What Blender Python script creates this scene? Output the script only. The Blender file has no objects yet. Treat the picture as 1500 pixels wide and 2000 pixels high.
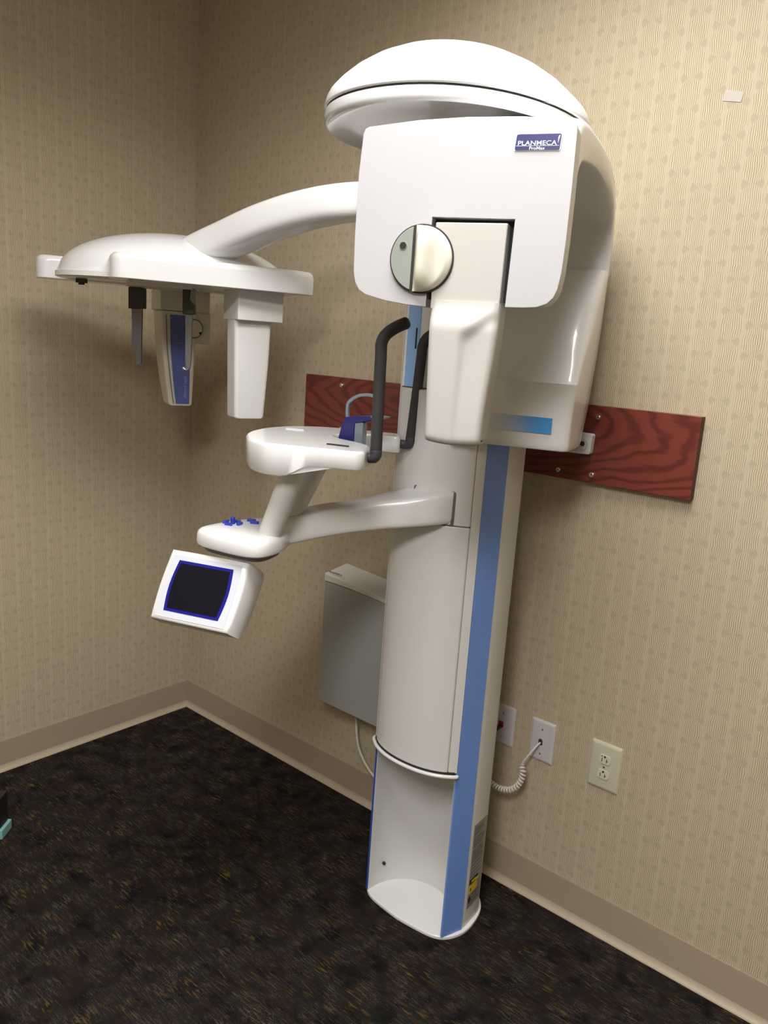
import bpy, bmesh, math, random
from mathutils import Vector, Matrix
random.seed(7)
pi = math.pi
COL = bpy.context.scene.collection

# ------------------------------------------------------------------ camera
CAM = Vector((2.4825, -1.818, 1.4848)); FPX = 1558.0
ROT = Matrix.Rotation(math.radians(39.83), 3, 'Z') @ Matrix.Rotation(math.radians(78.013), 3, 'X') @ Matrix.Rotation(math.radians(3.911), 3, 'Z')
cd = bpy.data.cameras.new('camera'); cam = bpy.data.objects.new('camera', cd); COL.objects.link(cam)
cam.matrix_world = Matrix.Translation(CAM) @ ROT.to_4x4()
cd.sensor_fit = 'VERTICAL'; cd.sensor_height = 36.0; cd.lens = 36.0 * FPX / 2000.0
cd.clip_start = 0.05
bpy.context.scene.camera = cam

# ------------------------------------------------------------------ materials
class NB:
    """small node builder for scalar/vector maths"""
    def __init__(s, name):
        s.m = bpy.data.materials.new(name); s.m.use_nodes = True
        s.t = s.m.node_tree; s.t.nodes.clear()
        s.out = s.t.nodes.new('ShaderNodeOutputMaterial')
        s.b = s.t.nodes.new('ShaderNodeBsdfPrincipled')
        s.t.links.new(s.b.outputs[0], s.out.inputs[0])
    def put(s, sock, v):
        if isinstance(v, bpy.types.NodeSocket): s.t.links.new(v, sock)
        elif isinstance(v, (tuple, list)) and len(v) == 3 and sock.type == 'RGBA': sock.default_value = (*v, 1)
        else: sock.default_value = v
    def M(s, op, a, b=None, c=None, clamp=False):
        n = s.t.nodes.new('ShaderNodeMath'); n.operation = op; n.use_clamp = clamp
        s.put(n.inputs[0], a)
        if b is not None: s.put(n.inputs[1], b)
        if c is not None: s.put(n.inputs[2], c)
        return n.outputs[0]
    def mix(s, f, a, b):
        n = s.t.nodes.new('ShaderNodeMix'); n.data_type = 'RGBA'
        s.put(n.inputs[0], f); s.put(n.inputs[6], a); s.put(n.inputs[7], b)
        return n.outputs[2]
    def obj(s):
        return s.t.nodes.new('ShaderNodeTexCoord').outputs['Object']
    def geo(s):
        return s.t.nodes.new('ShaderNodeNewGeometry').outputs['Position']
    def sep(s, v):
        n = s.t.nodes.new('ShaderNodeSeparateXYZ'); s.put(n.inputs[0], v); return n.outputs
    def comb(s, x, y, z):
        n = s.t.nodes.new('ShaderNodeCombineXYZ'); s.put(n.inputs[0], x); s.put(n.inputs[1], y); s.put(n.inputs[2], z); return n.outputs[0]
    def noise(s, v, scale, detail=2, rough=.5):
        n = s.t.nodes.new('ShaderNodeTexNoise'); s.put(n.inputs['Vector'], v); n.inputs['Scale'].default_value = scale
        n.inputs['Detail'].default_value = detail; n.inputs['Roughness'].default_value = rough
        return n.outputs['Fac']
    def ramp(s, f, stops):
        n = s.t.nodes.new('ShaderNodeValToRGB'); s.put(n.inputs[0], f)
        e = n.color_ramp.elements
        while len(e) < len(stops): e.new(.5)
        for k, (p, c) in enumerate(stops): e[k].position = p; e[k].color = (*c, 1)
        return n.outputs[0]
    def bump(s, h, strength, dist=.001):
        n = s.t.nodes.new('ShaderNodeBump'); n.inputs['Strength'].default_value = strength; n.inputs['Distance'].default_value = dist
        s.put(n.inputs['Height'], h); s.t.links.new(n.outputs[0], s.b.inputs['Normal'])
    def set(s, color=None, rough=None, metal=None, coat=None, spec=None):
        if color is not None: s.put(s.b.inputs['Base Color'], color)
        if rough is not None: s.put(s.b.inputs['Roughness'], rough)
        if metal is not None: s.b.inputs['Metallic'].default_value = metal
        if coat is not None: s.b.inputs['Coat Weight'].default_value = coat*1.5; s.b.inputs['Coat Roughness'].default_value = .06
        if spec is not None: s.b.inputs['Specular IOR Level'].default_value = spec
        return s

def plain(name, color, rough=.5, metal=0, coat=0, var=.03, spec=None, bump=0):
    n = NB(name); f = n.noise(n.obj(), 9, 3)
    c = n.mix(f, tuple(x*(1-var) for x in color), tuple(min(1, x*(1+var)) for x in color))
    n.set(c, rough, metal, coat, spec)
    if bump: n.bump(n.noise(n.obj(), 900, 2), bump, .0005)
    return n.m

M = {}
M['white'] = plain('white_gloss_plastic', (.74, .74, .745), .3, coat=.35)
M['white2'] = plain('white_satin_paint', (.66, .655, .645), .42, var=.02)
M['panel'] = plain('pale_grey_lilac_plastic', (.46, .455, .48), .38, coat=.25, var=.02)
M['beige'] = plain('warm_grey_plastic', (.46, .445, .42), .48, var=.02)
M['ivory'] = plain('ivory_plastic', (.62, .59, .50), .38, coat=.1)
M['cephbeige'] = plain('beige_plastic', (.60, .56, .47), .45)
M['lens'] = plain('grey_green_smoked_plastic', (.26, .28, .25), .25, coat=.3)
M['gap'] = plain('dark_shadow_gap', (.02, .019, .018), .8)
M['grey_gap'] = plain('grey_seam', (.12, .12, .12), .8)
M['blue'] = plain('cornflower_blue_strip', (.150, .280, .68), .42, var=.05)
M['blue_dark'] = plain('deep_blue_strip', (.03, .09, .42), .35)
M['navy'] = plain('navy_blue_plastic', (.010, .009, .115), .35, coat=.2)
M['lettering'] = plain('pale_lettering', (.75, .78, .85), .5)
M['dark_lettering'] = plain('dark_grey_lettering', (.08, .08, .085), .6)
M['foam'] = plain('black_foam_grip', (.035, .032, .034), .72, var=.4, bump=.4)
M['foam_smooth'] = plain('dark_rubber', (.045, .045, .055), .5)
M['black'] = plain('black_plastic', (.012, .011, .011), .45)
M['rod'] = plain('smoked_grey_plastic', (.10, .10, .105), .3, coat=.2)
M['clear'] = plain('dull_grey_blue_plastic', (.16, .19, .24), .25, coat=.4)
M['screen_blue'] = plain('royal_blue_screen_border', (.01, .012, .22), .25, coat=.4)
M['screen'] = plain('black_display_glass', (.006, .006, .012), .08, coat=.6)
M['fascia'] = plain('pale_grey_fascia', (.56, .58, .63), .4)
M['box'] = plain('grey_painted_metal_box', (.33, .34, .325), .5)
M['lid'] = plain('off_white_plastic_lid', (.66, .64, .60), .5)
M['chrome'] = plain('bright_screw_metal', (.85, .82, .72), .25, metal=1)
M['plate_white'] = plain('white_wall_plate_plastic', (.52, .49, .51), .4)
M['plate_cream'] = plain('cream_wall_plate_plastic', (.52, .49, .37), .38)
M['cord'] = plain('white_cord', (.60, .57, .52), .45)
M['red'] = plain('dark_red_jack', (.25, .01, .03), .4)
M['yellow'] = plain('yellow_sticker', (.75, .52, .02), .5)
M['label_grey'] = plain('grey_foil_label', (.26, .25, .245), .4)
M['teal'] = plain('pale_teal_plastic', (.20, .42, .40), .4)
M['tape'] = plain('translucent_white_tape', (.46, .41, .37), .4)
M['base_board'] = plain('tan_vinyl_cove_base', (.305, .245, .175), .5, var=.05)
M['base_toe'] = plain('tan_vinyl_cove_toe', (.42, .35, .26), .45, var=.05)
M['ceiling'] = plain('white_ceiling', (.62, .58, .52), .9)

def wallpaper(name, axis):
    n = NB(name)
    p = n.sep(n.geo()); x = p[axis]; z = p[2]
    x = n.M('ADD', x, 10.0)
    PX, PZ = .053, .064
    cx = n.M('DIVIDE', x, PX); ci = n.M('FLOOR', cx); fx = n.M('SUBTRACT', n.M('SUBTRACT', cx, ci), .5)   # -.5..+.5
    off = n.M('MULTIPLY', n.M('MODULO', ci, 2.0), .47)
    cz = n.M('ADD', n.M('DIVIDE', z, PZ), off); zi = n.M('FLOOR', cz); fz = n.M('SUBTRACT', n.M('SUBTRACT', cz, zi), .5)
    ax = n.M('ABSOLUTE', fx); az = n.M('SUBTRACT', .5, n.M('ABSOLUTE', fz))         # distance from junction
    # thin dark triangles beside each pinch
    f2 = n.M('MULTIPLY', fz, fz)
    rim = n.M('MULTIPLY', n.M('SQRT', n.M('SUBTRACT', 1.0, n.M('MULTIPLY', f2, 3.70), clamp=True)), .50)      # half width of the disc here
    wob = n.M('MULTIPLY', n.M('SUBTRACT', n.noise(n.comb(n.M('MULTIPLY', x, 34.0), ci, n.M('MULTIPLY', z, 40.0)), 1.0, 2), .5), .12)
    env = n.M('SQRT', n.M('SUBTRACT', 1.0, n.M('MULTIPLY', f2, 2.2)))
    lx = n.M('ADD', n.M('DIVIDE', fx, n.M('ADD', n.M('MULTIPLY', env, .35), .65)), wob)
    line = n.M('MULTIPLY', n.M('ADD', n.M('SINE', n.M('MULTIPLY', lx, 2*pi*12.0)), 1.0), .5)
    fade = n.M('MULTIPLY', n.M('SUBTRACT', n.M('ADD', rim, .03), ax), 7.0, clamp=True)
    tri = n.M('MULTIPLY', n.M('SUBTRACT', n.M('MULTIPLY', n.M('SUBTRACT', ax, .055), .58), az), 22.0, clamp=True)
    tri = n.M('MULTIPLY', tri, n.M('MULTIPLY', n.M('SUBTRACT', .475, n.M('ADD', ax, n.M('MULTIPLY', az, .45))), 22.0, clamp=True))
    pn = n.M('ADD', .40, n.M('MULTIPLY', n.noise(n.comb(n.M('MULTIPLY', x, 9.0), 0.0, n.M('MULTIPLY', z, 2.0)), 7.0, 2), .8), clamp=True)
    fade = n.M('MULTIPLY', fade, pn)
    la = n.M('MULTIPLY', line, fade)
    base = (.460, .388, .278); dark = (.250, .190, .115); lightc = (.68, .59, .44)
    c = n.mix(n.M('MULTIPLY', la, .75), base, lightc)
    c = n.mix(n.M('MULTIPLY', n.M('MULTIPLY', n.M('SUBTRACT', 1.0, line), fade), .80), c, dark)
    c = n.mix(n.M('MULTIPLY', tri, .34), c, (.27, .22, .15))
    n.set(c, .6, spec=.25)
    n.bump(la, .55, .0011)
    return n.m
M['wall_back'] = wallpaper('striated_disc_wallpaper', 0)
M['wall_left'] = wallpaper('striated_disc_wallpaper_side', 1)

def carpet():
    n = NB('dark_multicolour_loop_carpet'); p = n.geo(); s = n.sep(p)
    st = n.comb(n.M('MULTIPLY', s[0], .20), s[1], 0.0)
    st2 = n.comb(n.M('MULTIPLY', s[0], .13), n.M('ADD', s[1], 7.3), 0.0)
    clump = n.M('MULTIPLY', n.M('SUBTRACT', n.noise(p, 17, 2), .40), 3.2, clamp=True)
    clump2 = n.M('MULTIPLY', n.M('SUBTRACT', n.noise(n.comb(s[1], s[0], 3.0), 12, 2), .46), 4.0, clamp=True)
    base = n.ramp(n.noise(st, 30, 4, .6), [(.34, (.006, .007, .0065)), (.47, (.022, .014, .012)), (.58, (.013, .014, .012)), (.70, (.030, .019, .016))])
    base = n.mix(n.M('MULTIPLY', n.M('SUBTRACT', n.noise(p, 15, 3), .52), 6.0, clamp=True), base, (.005, .0055, .0065))
    tan = n.M('MULTIPLY', n.M('MULTIPLY', n.M('SUBTRACT', n.noise(st2, 230, 2), .53), 10.0, clamp=True), clump)
    c = n.mix(n.M('MULTIPLY', tan, .50), base, (.13, .10, .076))
    ol = n.M('MULTIPLY', n.M('MULTIPLY', n.M('SUBTRACT', n.noise(n.comb(n.M('MULTIPLY', s[0], .16), n.M('ADD', s[1], 3.1), 5.0), 190, 2), .56), 12.0, clamp=True), clump2)
    c = n.mix(n.M('MULTIPLY', ol, .75), c, (.17, .11, .02))
    fine = n.M('MULTIPLY', n.M('MULTIPLY', n.M('SUBTRACT', n.noise(p, 330, 3, .7), .55), 12.0, clamp=True), clump)
    c = n.mix(n.M('MULTIPLY', fine, .60), c, (.15, .13, .115))
    n.set(c, .95, spec=.1)
    n.bump(n.noise(p, 330, 3, .7), .9, .005)
    return n.m
M['carpet'] = carpet()

def oak():
    n = NB('red_stained_oak'); s = n.sep(n.geo()); x, z = s[0], s[2]
    w = n.noise(n.comb(n.M('MULTIPLY', x, 2.3), 0.0, n.M('MULTIPLY', z, 5.0)), 1.6, 2)
    w2 = n.noise(n.comb(n.M('MULTIPLY', x, 14.0), 0.0, n.M('MULTIPLY', z, 60.0)), 1.5, 3)
    # cathedral figure: rings around a point far along the plank
    dx = n.M('MULTIPLY', n.M('SUBTRACT', x, 1.15), .20); dz = n.M('SUBTRACT', z, 1.325)
    r = n.M('SQRT', n.M('ADD', n.M('MULTIPLY', dx, dx), n.M('MULTIPLY', dz, dz)))
    ph = n.M('ADD', n.M('ADD', n.M('MULTIPLY', r, 420.0), n.M('MULTIPLY', w, 26.0)), n.M('MULTIPLY', w2, 3.2))
    g = n.M('MULTIPLY', n.M('ADD', n.M('SINE', ph), .15), .9, clamp=True)
    pores = n.noise(n.comb(n.M('MULTIPLY', x, 40.0), 0.0, n.M('MULTIPLY', z, 900.0)), 1.0, 2)
    c = n.mix(n.M('MULTIPLY', g, .62), (.175, .034, .022), (.055, .007, .007))
    c = n.mix(n.M('MULTIPLY', n.M('SUBTRACT', pores, .5), 1.6, clamp=True), c, (.07, .012, .010))
    n.set(c, .36, coat=.15); n.bump(pores, .15, .0004)
    return n.m
M['oak'] = oak()
M['oak_end'] = plain('dark_oak_end_grain', (.07, .022, .012), .6, var=.3)

def halftone():
    # dots that grow from left to right (object X runs along the stripe, 0..L)
    n = NB('blue_halftone_stripe'); s = n.sep(n.obj()); L = .128; pitch = .0027
    x = n.M('ADD', s[0], L/2); z = s[2]
    a = n.M('DIVIDE', n.M('ADD', x, z), pitch); b = n.M('DIVIDE', n.M('SUBTRACT', x, z), pitch)
    fa = n.M('SUBTRACT', n.M('FRACT', n.M('ADD', a, 50.0)), .5); fb = n.M('SUBTRACT', n.M('FRACT', n.M('ADD', b, 50.0)), .5)
    d = n.M('SQRT', n.M('ADD', n.M('MULTIPLY', fa, fa), n.M('MULTIPLY', fb, fb)))
    th = n.M('ADD', .20, n.M('MULTIPLY', n.M('DIVIDE', x, L), .62))
    m = n.M('MULTIPLY', n.M('SUBTRACT', th, d), 14.0, clamp=True)
    n.set(n.mix(m, (.72, .74, .78), (.05, .27, .66)), .35)
    return n.m
M['halftone'] = halftone()

def emit(name, c, st):
    m = bpy.data.materials.new(name); m.use_nodes = True; t = m.node_tree; t.nodes.clear()
    e = t.nodes.new('ShaderNodeEmission'); e.inputs[0].default_value = (*c, 1); e.inputs[1].default_value = st
    o = t.nodes.new('ShaderNodeOutputMaterial'); t.links.new(e.outputs[0], o.inputs[0]); return m
M['tube_light'] = emit('fluorescent_diffuser', (1, .97, .93), 6.0)

# ------------------------------------------------------------------ object helpers
WL = {}     # world location of every object
def tag(o, label=None, cat=None, group=None, kind=None):
    if label: o['label'] = label
    if cat: o['category'] = cat
    if group: o['group'] = group
    if kind: o['kind'] = kind
    return o
def empty(name, loc, label, cat, group=None):
    o = bpy.data.objects.new(name, None); o.location = loc; o.empty_display_size = .05
    COL.objects.link(o); WL[o.name] = Vector(loc); return tag(o, label, cat, group)
def link(name, bm, mats, parent=None, bevel=0, seg=3, smooth=True, angle=38, origin=None, sub=0):
    bmesh.ops.recalc_face_normals(bm, faces=bm.faces[:])
    if origin is None:
        lo = Vector((min(v.co[i] for v in bm.verts) for i in range(3))); hi = Vector((max(v.co[i] for v in bm.verts) for i in range(3)))
        origin = (lo + hi) / 2
        if parent is None: origin.z = lo.z
    origin = Vector(origin)
    bmesh.ops.translate(bm, verts=bm.verts[:], vec=-origin)
    me = bpy.data.meshes.new(name); bm.to_mesh(me); bm.free()
    for m in (mats if isinstance(mats, (list, tuple)) else [mats]): me.materials.append(m)
    o = bpy.data.objects.new(name, me); COL.objects.link(o)
    o.parent = parent; o.location = origin - (WL[parent.name] if parent else Vector())
    WL[o.name] = origin
    if smooth:
        for f in me.polygons: f.use_smooth = True
        me.set_sharp_from_angle(angle=math.radians(angle))
    if sub:
        s = o.modifiers.new('sub', 'SUBSURF'); s.levels = sub; s.render_levels = sub
    if bevel:
        b = o.modifiers.new('bevel', 'BEVEL'); b.width = bevel; b.segments = seg; b.limit_method = 'ANGLE'; b.angle_limit = math.radians(33)
        b.use_clamp_overlap = True; b.harden_normals = False
        for f in me.polygons: f.use_smooth = True
        me.set_sharp_from_angle(angle=pi)
        w = o.modifiers.new('wn', 'WEIGHTED_NORMAL'); w.weight = 80
    return o

class Fr:
    """a frame on the floor plan: origin, azimuth; p(u, v, z) -> world"""
    def __init__(s, x, y, az):
        a = math.radians(az); s.o = Vector((x, y, 0)); s.U = Vector((math.cos(a), math.sin(a), 0)); s.V = Vector((-math.sin(a), math.cos(a), 0)); s.a = a
    def p(s, u, v, z): return s.o + s.U*u + s.V*v + Vector((0, 0, z))
W = Fr(0, 0, 0)
G = Fr(1.5016, -.77, 20)      # imaging head
T = Fr(1.10, -.775, 20)       # patient table and console
K = Fr(.64, -.72, 66)         # cephalometric head

def face(bm, vs, mi=0):
    try:
        f = bm.faces.new(vs); f.material_index = mi; return f
    except ValueError: return None
def loft(bm, rings, cap=True, closed=True, mi=0):
    R = [[bm.verts.new(p) for p in r] for r in rings]
    n = len(rings[0])
    for a, b in zip(R, R[1:]):
        for i in range(n if closed else n-1):
            j = (i+1) % n; face(bm, [a[i], a[j], b[j], b[i]], mi)
    if cap:
        face(bm, R[0][::-1], mi); face(bm, R[-1], mi)
    return R
def prism_z(bm, fr, poly, z0, z1, mi=0):      # plan polygon, extruded up
    f0 = z0 if callable(z0) else (lambda u, v: z0); f1 = z1 if callable(z1) else (lambda u, v: z1)
    loft(bm, [[fr.p(u, v, f0(u, v)) for u, v in poly], [fr.p(u, v, f1(u, v)) for u, v in poly]], mi=mi)
def prism_v(bm, fr, poly, v0, v1, mi=0):      # (u,z) polygon extruded along v
    loft(bm, [[fr.p(u, v0, z) for u, z in poly], [fr.p(u, v1, z) for u, z in poly]], mi=mi)
def prism_u(bm, fr, poly, u0, u1, mi=0):      # (v,z) polygon extruded along u
    loft(bm, [[fr.p(u0, v, z) for v, z in poly], [fr.p(u1, v, z) for v, z in poly]], mi=mi)
def box(bm, fr, u0, u1, v0, v1, z0, z1, mi=0): prism_z(bm, fr, [(u0, v0), (u1, v0), (u1, v1), (u0, v1)], z0, z1, mi)
def catmull(pts, n=6):
    pts = [Vector(p) for p in pts]; P = [pts[0]] + pts + [pts[-1]]; out = []
    for i in range(1, len(P)-2):
        for k in range(n):
            t = k/n; a, b, c, d = P[i-1], P[i], P[i+1], P[i+2]
            out.append(.5*((2*b) + (c-a)*t + (2*a-5*b+4*c-d)*t*t + (3*b-a-3*c+d)*t**3))
    out.append(pts[-1]); return out
def tube(bm, pts, r, n=12, cap=True, mi=0, round_end=False):
    pts = [Vector(p) for p in pts]; rr = r if isinstance(r, (list, tuple)) else [r]*len(pts)
    rr = list(rr)
    if round_end:
        d0 = (pts[0]-pts[1]).normalized(); d1 = (pts[-1]-pts[-2]).normalized()
        pts = [pts[0]+d0*rr[0]*.5] + [pts[0]+d0*rr[0]*.3] + pts + [pts[-1]+d1*rr[-1]*.3] + [pts[-1]+d1*rr[-1]*.5]
        rr = [rr[0]*.6, rr[0]*.85] + rr + [rr[-1]*.85, rr[-1]*.6]
    rings = []; up = None
    for i, p in enumerate(pts):
        d = (pts[min(i+1, len(pts)-1)] - pts[max(i-1, 0)]).normalized()
        if up is None:
            up = Vector((0, 0, 1)) if abs(d.z) < .9 else Vector((1, 0, 0))
        a = d.cross(up).normalized(); up = a.cross(d).normalized()
        rings.append([p + (a*math.cos(2*pi*k/n) + up*math.sin(2*pi*k/n))*rr[i] for k in range(n)])
    loft(bm, rings, cap=cap, mi=mi)
def sweep(bm, stations, n=24, p=4.0, mi=0, rot=0):
    """stations: (centre, side vector, up vector) with superellipse section"""
    rings = []
    for c, a, b in stations:
        c, a, b = Vector(c), Vector(a), Vector(b); r = []
        for k in range(n):
            t = 2*pi*(k+.5)/n; ct, st = math.cos(t), math.sin(t)
            r.append(c + a*math.copysign(abs(ct)**(2/p), ct) + b*math.copysign(abs(st)**(2/p), st))
        rings.append(r)
    loft(bm, rings, mi=mi)
def disc(bm, fr, u, v, z, r, depth, n=40, axis='v', mi=0, sz=1.0):
    if axis == 'v': prism_v(bm, fr, [(u+r*math.cos(2*pi*k/n), z+r*sz*math.sin(2*pi*k/n)) for k in range(n)], v, v+depth, mi)
    else: prism_z(bm, fr, [(u+r*math.cos(2*pi*k/n), v+r*sz*math.sin(2*pi*k/n)) for k in range(n)], z, z+depth, mi)
def rpoly(pts, r, n=5):
    """round the corners of a 2-D polygon; r: number or per-corner list"""
    out = []; N = len(pts)
    for i, p in enumerate(pts):
        rr = r[i] if isinstance(r, (list, tuple)) else r
        a = Vector(pts[i-1]); b = Vector(p); c = Vector(pts[(i+1) % N])
        if rr <= 0: out.append(tuple(b)); continue
        d1 = (a-b); d2 = (c-b); l = min(rr, d1.length*.45, d2.length*.45)
        s = b + d1.normalized()*l; e = b + d2.normalized()*l
        for k in range(n+1):
            t = k/n; q = s*(1-t)**2 + b*2*t*(1-t) + e*t*t; out.append((q.x, q.y))
    return out
def text_bm(bm, body, fr, u, v, z, size, mi=0, align='CENTER', sx=1.0, bold=0.0, depth=.0006, mode='v', flip=False, spacing=1.0):
    """adds lettering facing -v (mode v), lying on top (mode z) or running up (mode up)"""
    cu = bpy.data.curves.new('t', 'FONT'); cu.body = body; cu.size = size; cu.align_x = align; cu.align_y = 'CENTER'; cu.extrude = depth/2; cu.offset = bold; cu.space_character = spacing
    o = bpy.data.objects.new('t', cu); COL.objects.link(o)
    dg = bpy.context.evaluated_depsgraph_get(); dg.update()
    me = bpy.data.meshes.new_from_object(o.evaluated_get(dg))
    vm = {}
    for vt in me.vertices:
        x, y, zz = vt.co.x*sx, vt.co.y, vt.co.z
        if mode == 'v': w = fr.p(u+x, v-zz, z+y)
        elif mode == 'z': w = fr.p(u+x, v+y, z+zz)
        elif mode == 'up': w = fr.p(u-y, v-zz, z+x)
        elif mode == 'u': w = fr.p(u+zz, v+x, z+y)
        vm[vt.index] = bm.verts.new(w)
    for f in me.polygons: face(bm, [vm[i] for i in f.vertices], mi)
    bpy.data.objects.remove(o); bpy.data.curves.remove(cu); bpy.data.meshes.remove(me)

# ------------------------------------------------------------------ room
RX, RY, RZ = 4.1, -3.9, 2.72
def slab(name, mat, u0, u1, v0, v1, z0, z1, kind='structure'):
    bm = bmesh.new(); box(bm, W, u0, u1, v0, v1, z0, z1)
    o = link(name, bm, mat, smooth=False); tag(o, kind=kind); return o
slab('floor', M['carpet'], -.1, RX+.1, RY-.1, .1, -.1, 0)
slab('ceiling', M['ceiling'], -.1, RX+.1, RY-.1, .1, RZ, RZ+.1)
slab('wall_back', M['wall_back'], -.1, RX+.1, 0, .1, 0, RZ)
slab('wall_left', M['wall_left'], -.1, 0, RY, 0, 0, RZ)
slab('wall_right', M['wall_left'], RX, RX+.1, RY, 0, 0, RZ)
slab('wall_front', M['wall_back'], -.1, RX+.1, RY-.1, RY, 0, RZ)
HB = .1075
def cove(name, along):    # thin vinyl strip with a small curved toe
    bm = bmesh.new(); prof = [(0, 0), (0, HB), (.0025, HB), (.0032, HB-.003), (.0034, .022), (.006, .012), (.010, .006), (.013, .003), (.0135, 0)]
    if along == 'x': loft(bm, [[Vector((s, -d, z)) for d, z in prof] for s in (0.0, RX)])
    else: loft(bm, [[Vector((d, -s, z)) for d, z in prof] for s in (0.0, -RY)])
    for f in bm.faces:
        c = f.calc_center_median()
        if c.z < .020 and c.z > .001: f.material_index = 1
    o = link(name, bm, [M['base_board'], M['base_toe']], smooth=True, angle=60); tag(o, kind='structure')
cove('baseboard_back', 'x'); cove('baseboard_left', 'y')

# ------------------------------------------------------------------ mounting board
root = empty('mounting_board', (1.25, -.011, 1.18), 'long red-stained oak board screwed flat to the wall behind the machine', 'board')
bm = bmesh.new(); box(bm, W, .624, 1.875, -.022, 0, 1.183, 1.371)
for f in bm.faces:
    if abs(f.calc_center_median().x-1.875) < .002 or abs(f.calc_center_median().x-.624) < .002: f.material_index = 1
link('plank', bm, [M['oak'], M['oak_end']], root, bevel=.0015, seg=2)
for x, z in [(.783, 1.348), (1.6325, 1.3436), (1.543, 1.203), (1.6335, 1.2043), (.79, 1.215)]:
    bm = bmesh.new(); disc(bm, W, x, -.0255, z, .0060, .004, n=18); disc(bm, W, x, -.0270, z, .0045, .002, n=18); disc(bm, W, x, -.0272, z, .0018, .0010, n=6, mi=1)
    link('screw', bm, [M['chrome'], M['gap']], root)

# ------------------------------------------------------------------ control box on the wall
root = empty('control_box', (.98, -.05, .348), 'grey metal box with an off-white lid fixed low on the wall left of the column', 'box')
bm = bmesh.new(); xr = 1.165
front = [(.8265, .348), (xr, .348), (xr, .722), (1.077, .739), (1.0, .7445), (.92, .748), (.8265, .748)]
prism_v(bm, W, front, -.098, 0)
link('housing', bm, M['box'], root, bevel=.003)
bm = bmesh.new(); f0 = [(.8265, .749), (.92, .749), (1.0, .7455), (1.077, .740), (xr, .723), (xr, .732), (1.077, .752), (1.0, .762), (.90, .769), (.8265, .774)]
loft(bm, [[Vector((x, -.1, z)) for x, z in f0], [Vector((x, 0, z + (.015 if z > .7 and k > 4 else 0))) for k, (x, z) in enumerate(f0)]])
lid = link('lid', bm, M['lid'], root, bevel=.003)
bm = bmesh.new(); text_bm(bm, 'PLANMECA', Fr(0, 0, -2), .865, -.058, .7795, .0085, mode='z', sx=1.3, bold=.0003)
link('lid_lettering', bm, M['dark_lettering'], lid, smooth=False)
bm = bmesh.new(); tube(bm, catmull([(.93, -.03, .36), (.935, -.03, .29), (.955, -.035, .215), (1.0, -.04, .165), (1.07, -.05, .14), (1.20, -.06, .13)]), .004, 8)
link('power_cable', bm, M['cord'], root)

# ------------------------------------------------------------------ wall plates
def wall_plate(name, x, z, w, h, mat, label, cat='wall plate', r=.004):
    e = empty(name, (x, 0, z-h/2), label, cat)
    bm = bmesh.new(); P0 = rpoly([(x-w/2, z-h/2), (x+w/2, z-h/2), (x+w/2, z+h/2), (x-w/2, z+h/2)], r, 4)
    s = lambda q, d: (x+(q[0]-x)*(1-d/w*2), z+(q[1]-z)*(1-d/h*2))
    loft(bm, [[Vector((a, 0, b)) for a, b in P0], [Vector((a, -.0025, b)) for a, b in P0], [Vector((*s(q, .004),)).to_3d() if 0 else Vector((s(q, .004)[0], -.0058, s(q, .004)[1])) for q in P0], [Vector((s(q, .009)[0], -.0064, s(q, .009)[1])) for q in P0]])
    return e, link('plate', bm, mat, e, angle=50)
e, pl = wall_plate('phone_wall_plate', 1.575, .4675, .0715, .117, M['plate_white'], 'white wall plate with the coiled white cord plugged into its centre')
for dz in (.035, -.035):
    bm = bmesh.new(); disc(bm, W, 1.575, -.0078, .4675+dz, .0028, .002, n=12); link('screw', bm, M['chrome'], e)
bm = bmesh.new(); box(bm, W, 1.5665, 1.5785, -.0072, -.006, .457, .471); box(bm, W, 1.569, 1.576, -.0072, -.006, .471, .474)
link('jack_socket', bm, M['gap'], e)
e, pl = wall_plate('data_wall_plate', 1.4525, .4690, .0715, .117, M['plate_white'], 'white wall plate with a dark red jack, half hidden behind the column edge')
for dz in (.035, -.035):
    bm = bmesh.new(); disc(bm, W, 1.4525, -.0078, .469+dz, .0028, .002, n=12); link('screw', bm, M['chrome'], e)
bm = bmesh.new(); box(bm, W, 1.440, 1.4545, -.0085, -.006, .4615, .4785); box(bm, W, 1.444, 1.451, -.0105, -.0084, .463, .468, mi=1)
link('red_jack', bm, [M['red'], M['gap']], e, bevel=.0006, seg=1)
bm = bmesh.new(); tube(bm, catmull([(1.4475, -.008, .466), (1.4475, -.022, .464), (1.440, -.034, .458), (1.41, -.044, .44), (1.36, -.05, .40)]), [.0045, .0055]+[.0058]*20+[.005]*3, 10)
o = link('data_cable', bm, M['black'])
tag(o, 'short black cable plugged into the dark red jack beside the column', 'cable')
# duplex outlet
e, pl = wall_plate('duplex_outlet', 1.7555, .4685, .083, .127, M['plate_cream'], 'cream duplex power outlet with two empty receptacles, lowest of the three wall plates', 'outlet', r=.006)
for dz in (.0205, -.0205):
    zc = .4685+dz
    bm = bmesh.new(); prof = []
    for k in range(32):
        t = 2*pi*k/32; prof.append((1.7555+.0165*math.cos(t), zc+max(-.0125, min(.0125, .0165*math.sin(t)))))
    prism_v(bm, W, prof, -.0085, -.006)
    rec = link('receptacle', bm, plain('cream_receptacle', (.60, .56, .42), .35), e, bevel=.001, seg=2)
    bm = bmesh.new()
    box(bm, W, 1.7478, 1.7496, -.0089, -.0084, zc-.007, zc+.003)
    box(bm, W, 1.7600, 1.7618, -.0089, -.0084, zc-.007, zc+.003); box(bm, W, 1.7618, 1.7645, -.0089, -.0084, zc-.003, zc-.0012)
    disc(bm, W, 1.7556, -.0089, zc+.0075, .0028, .0005, n=14)
    if dz > 0: disc(bm, W, 1.7475, -.0089, zc+.008, .0016, .0005, n=10)
    link('slots', bm, M['gap'], rec, smooth=False)
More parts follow.
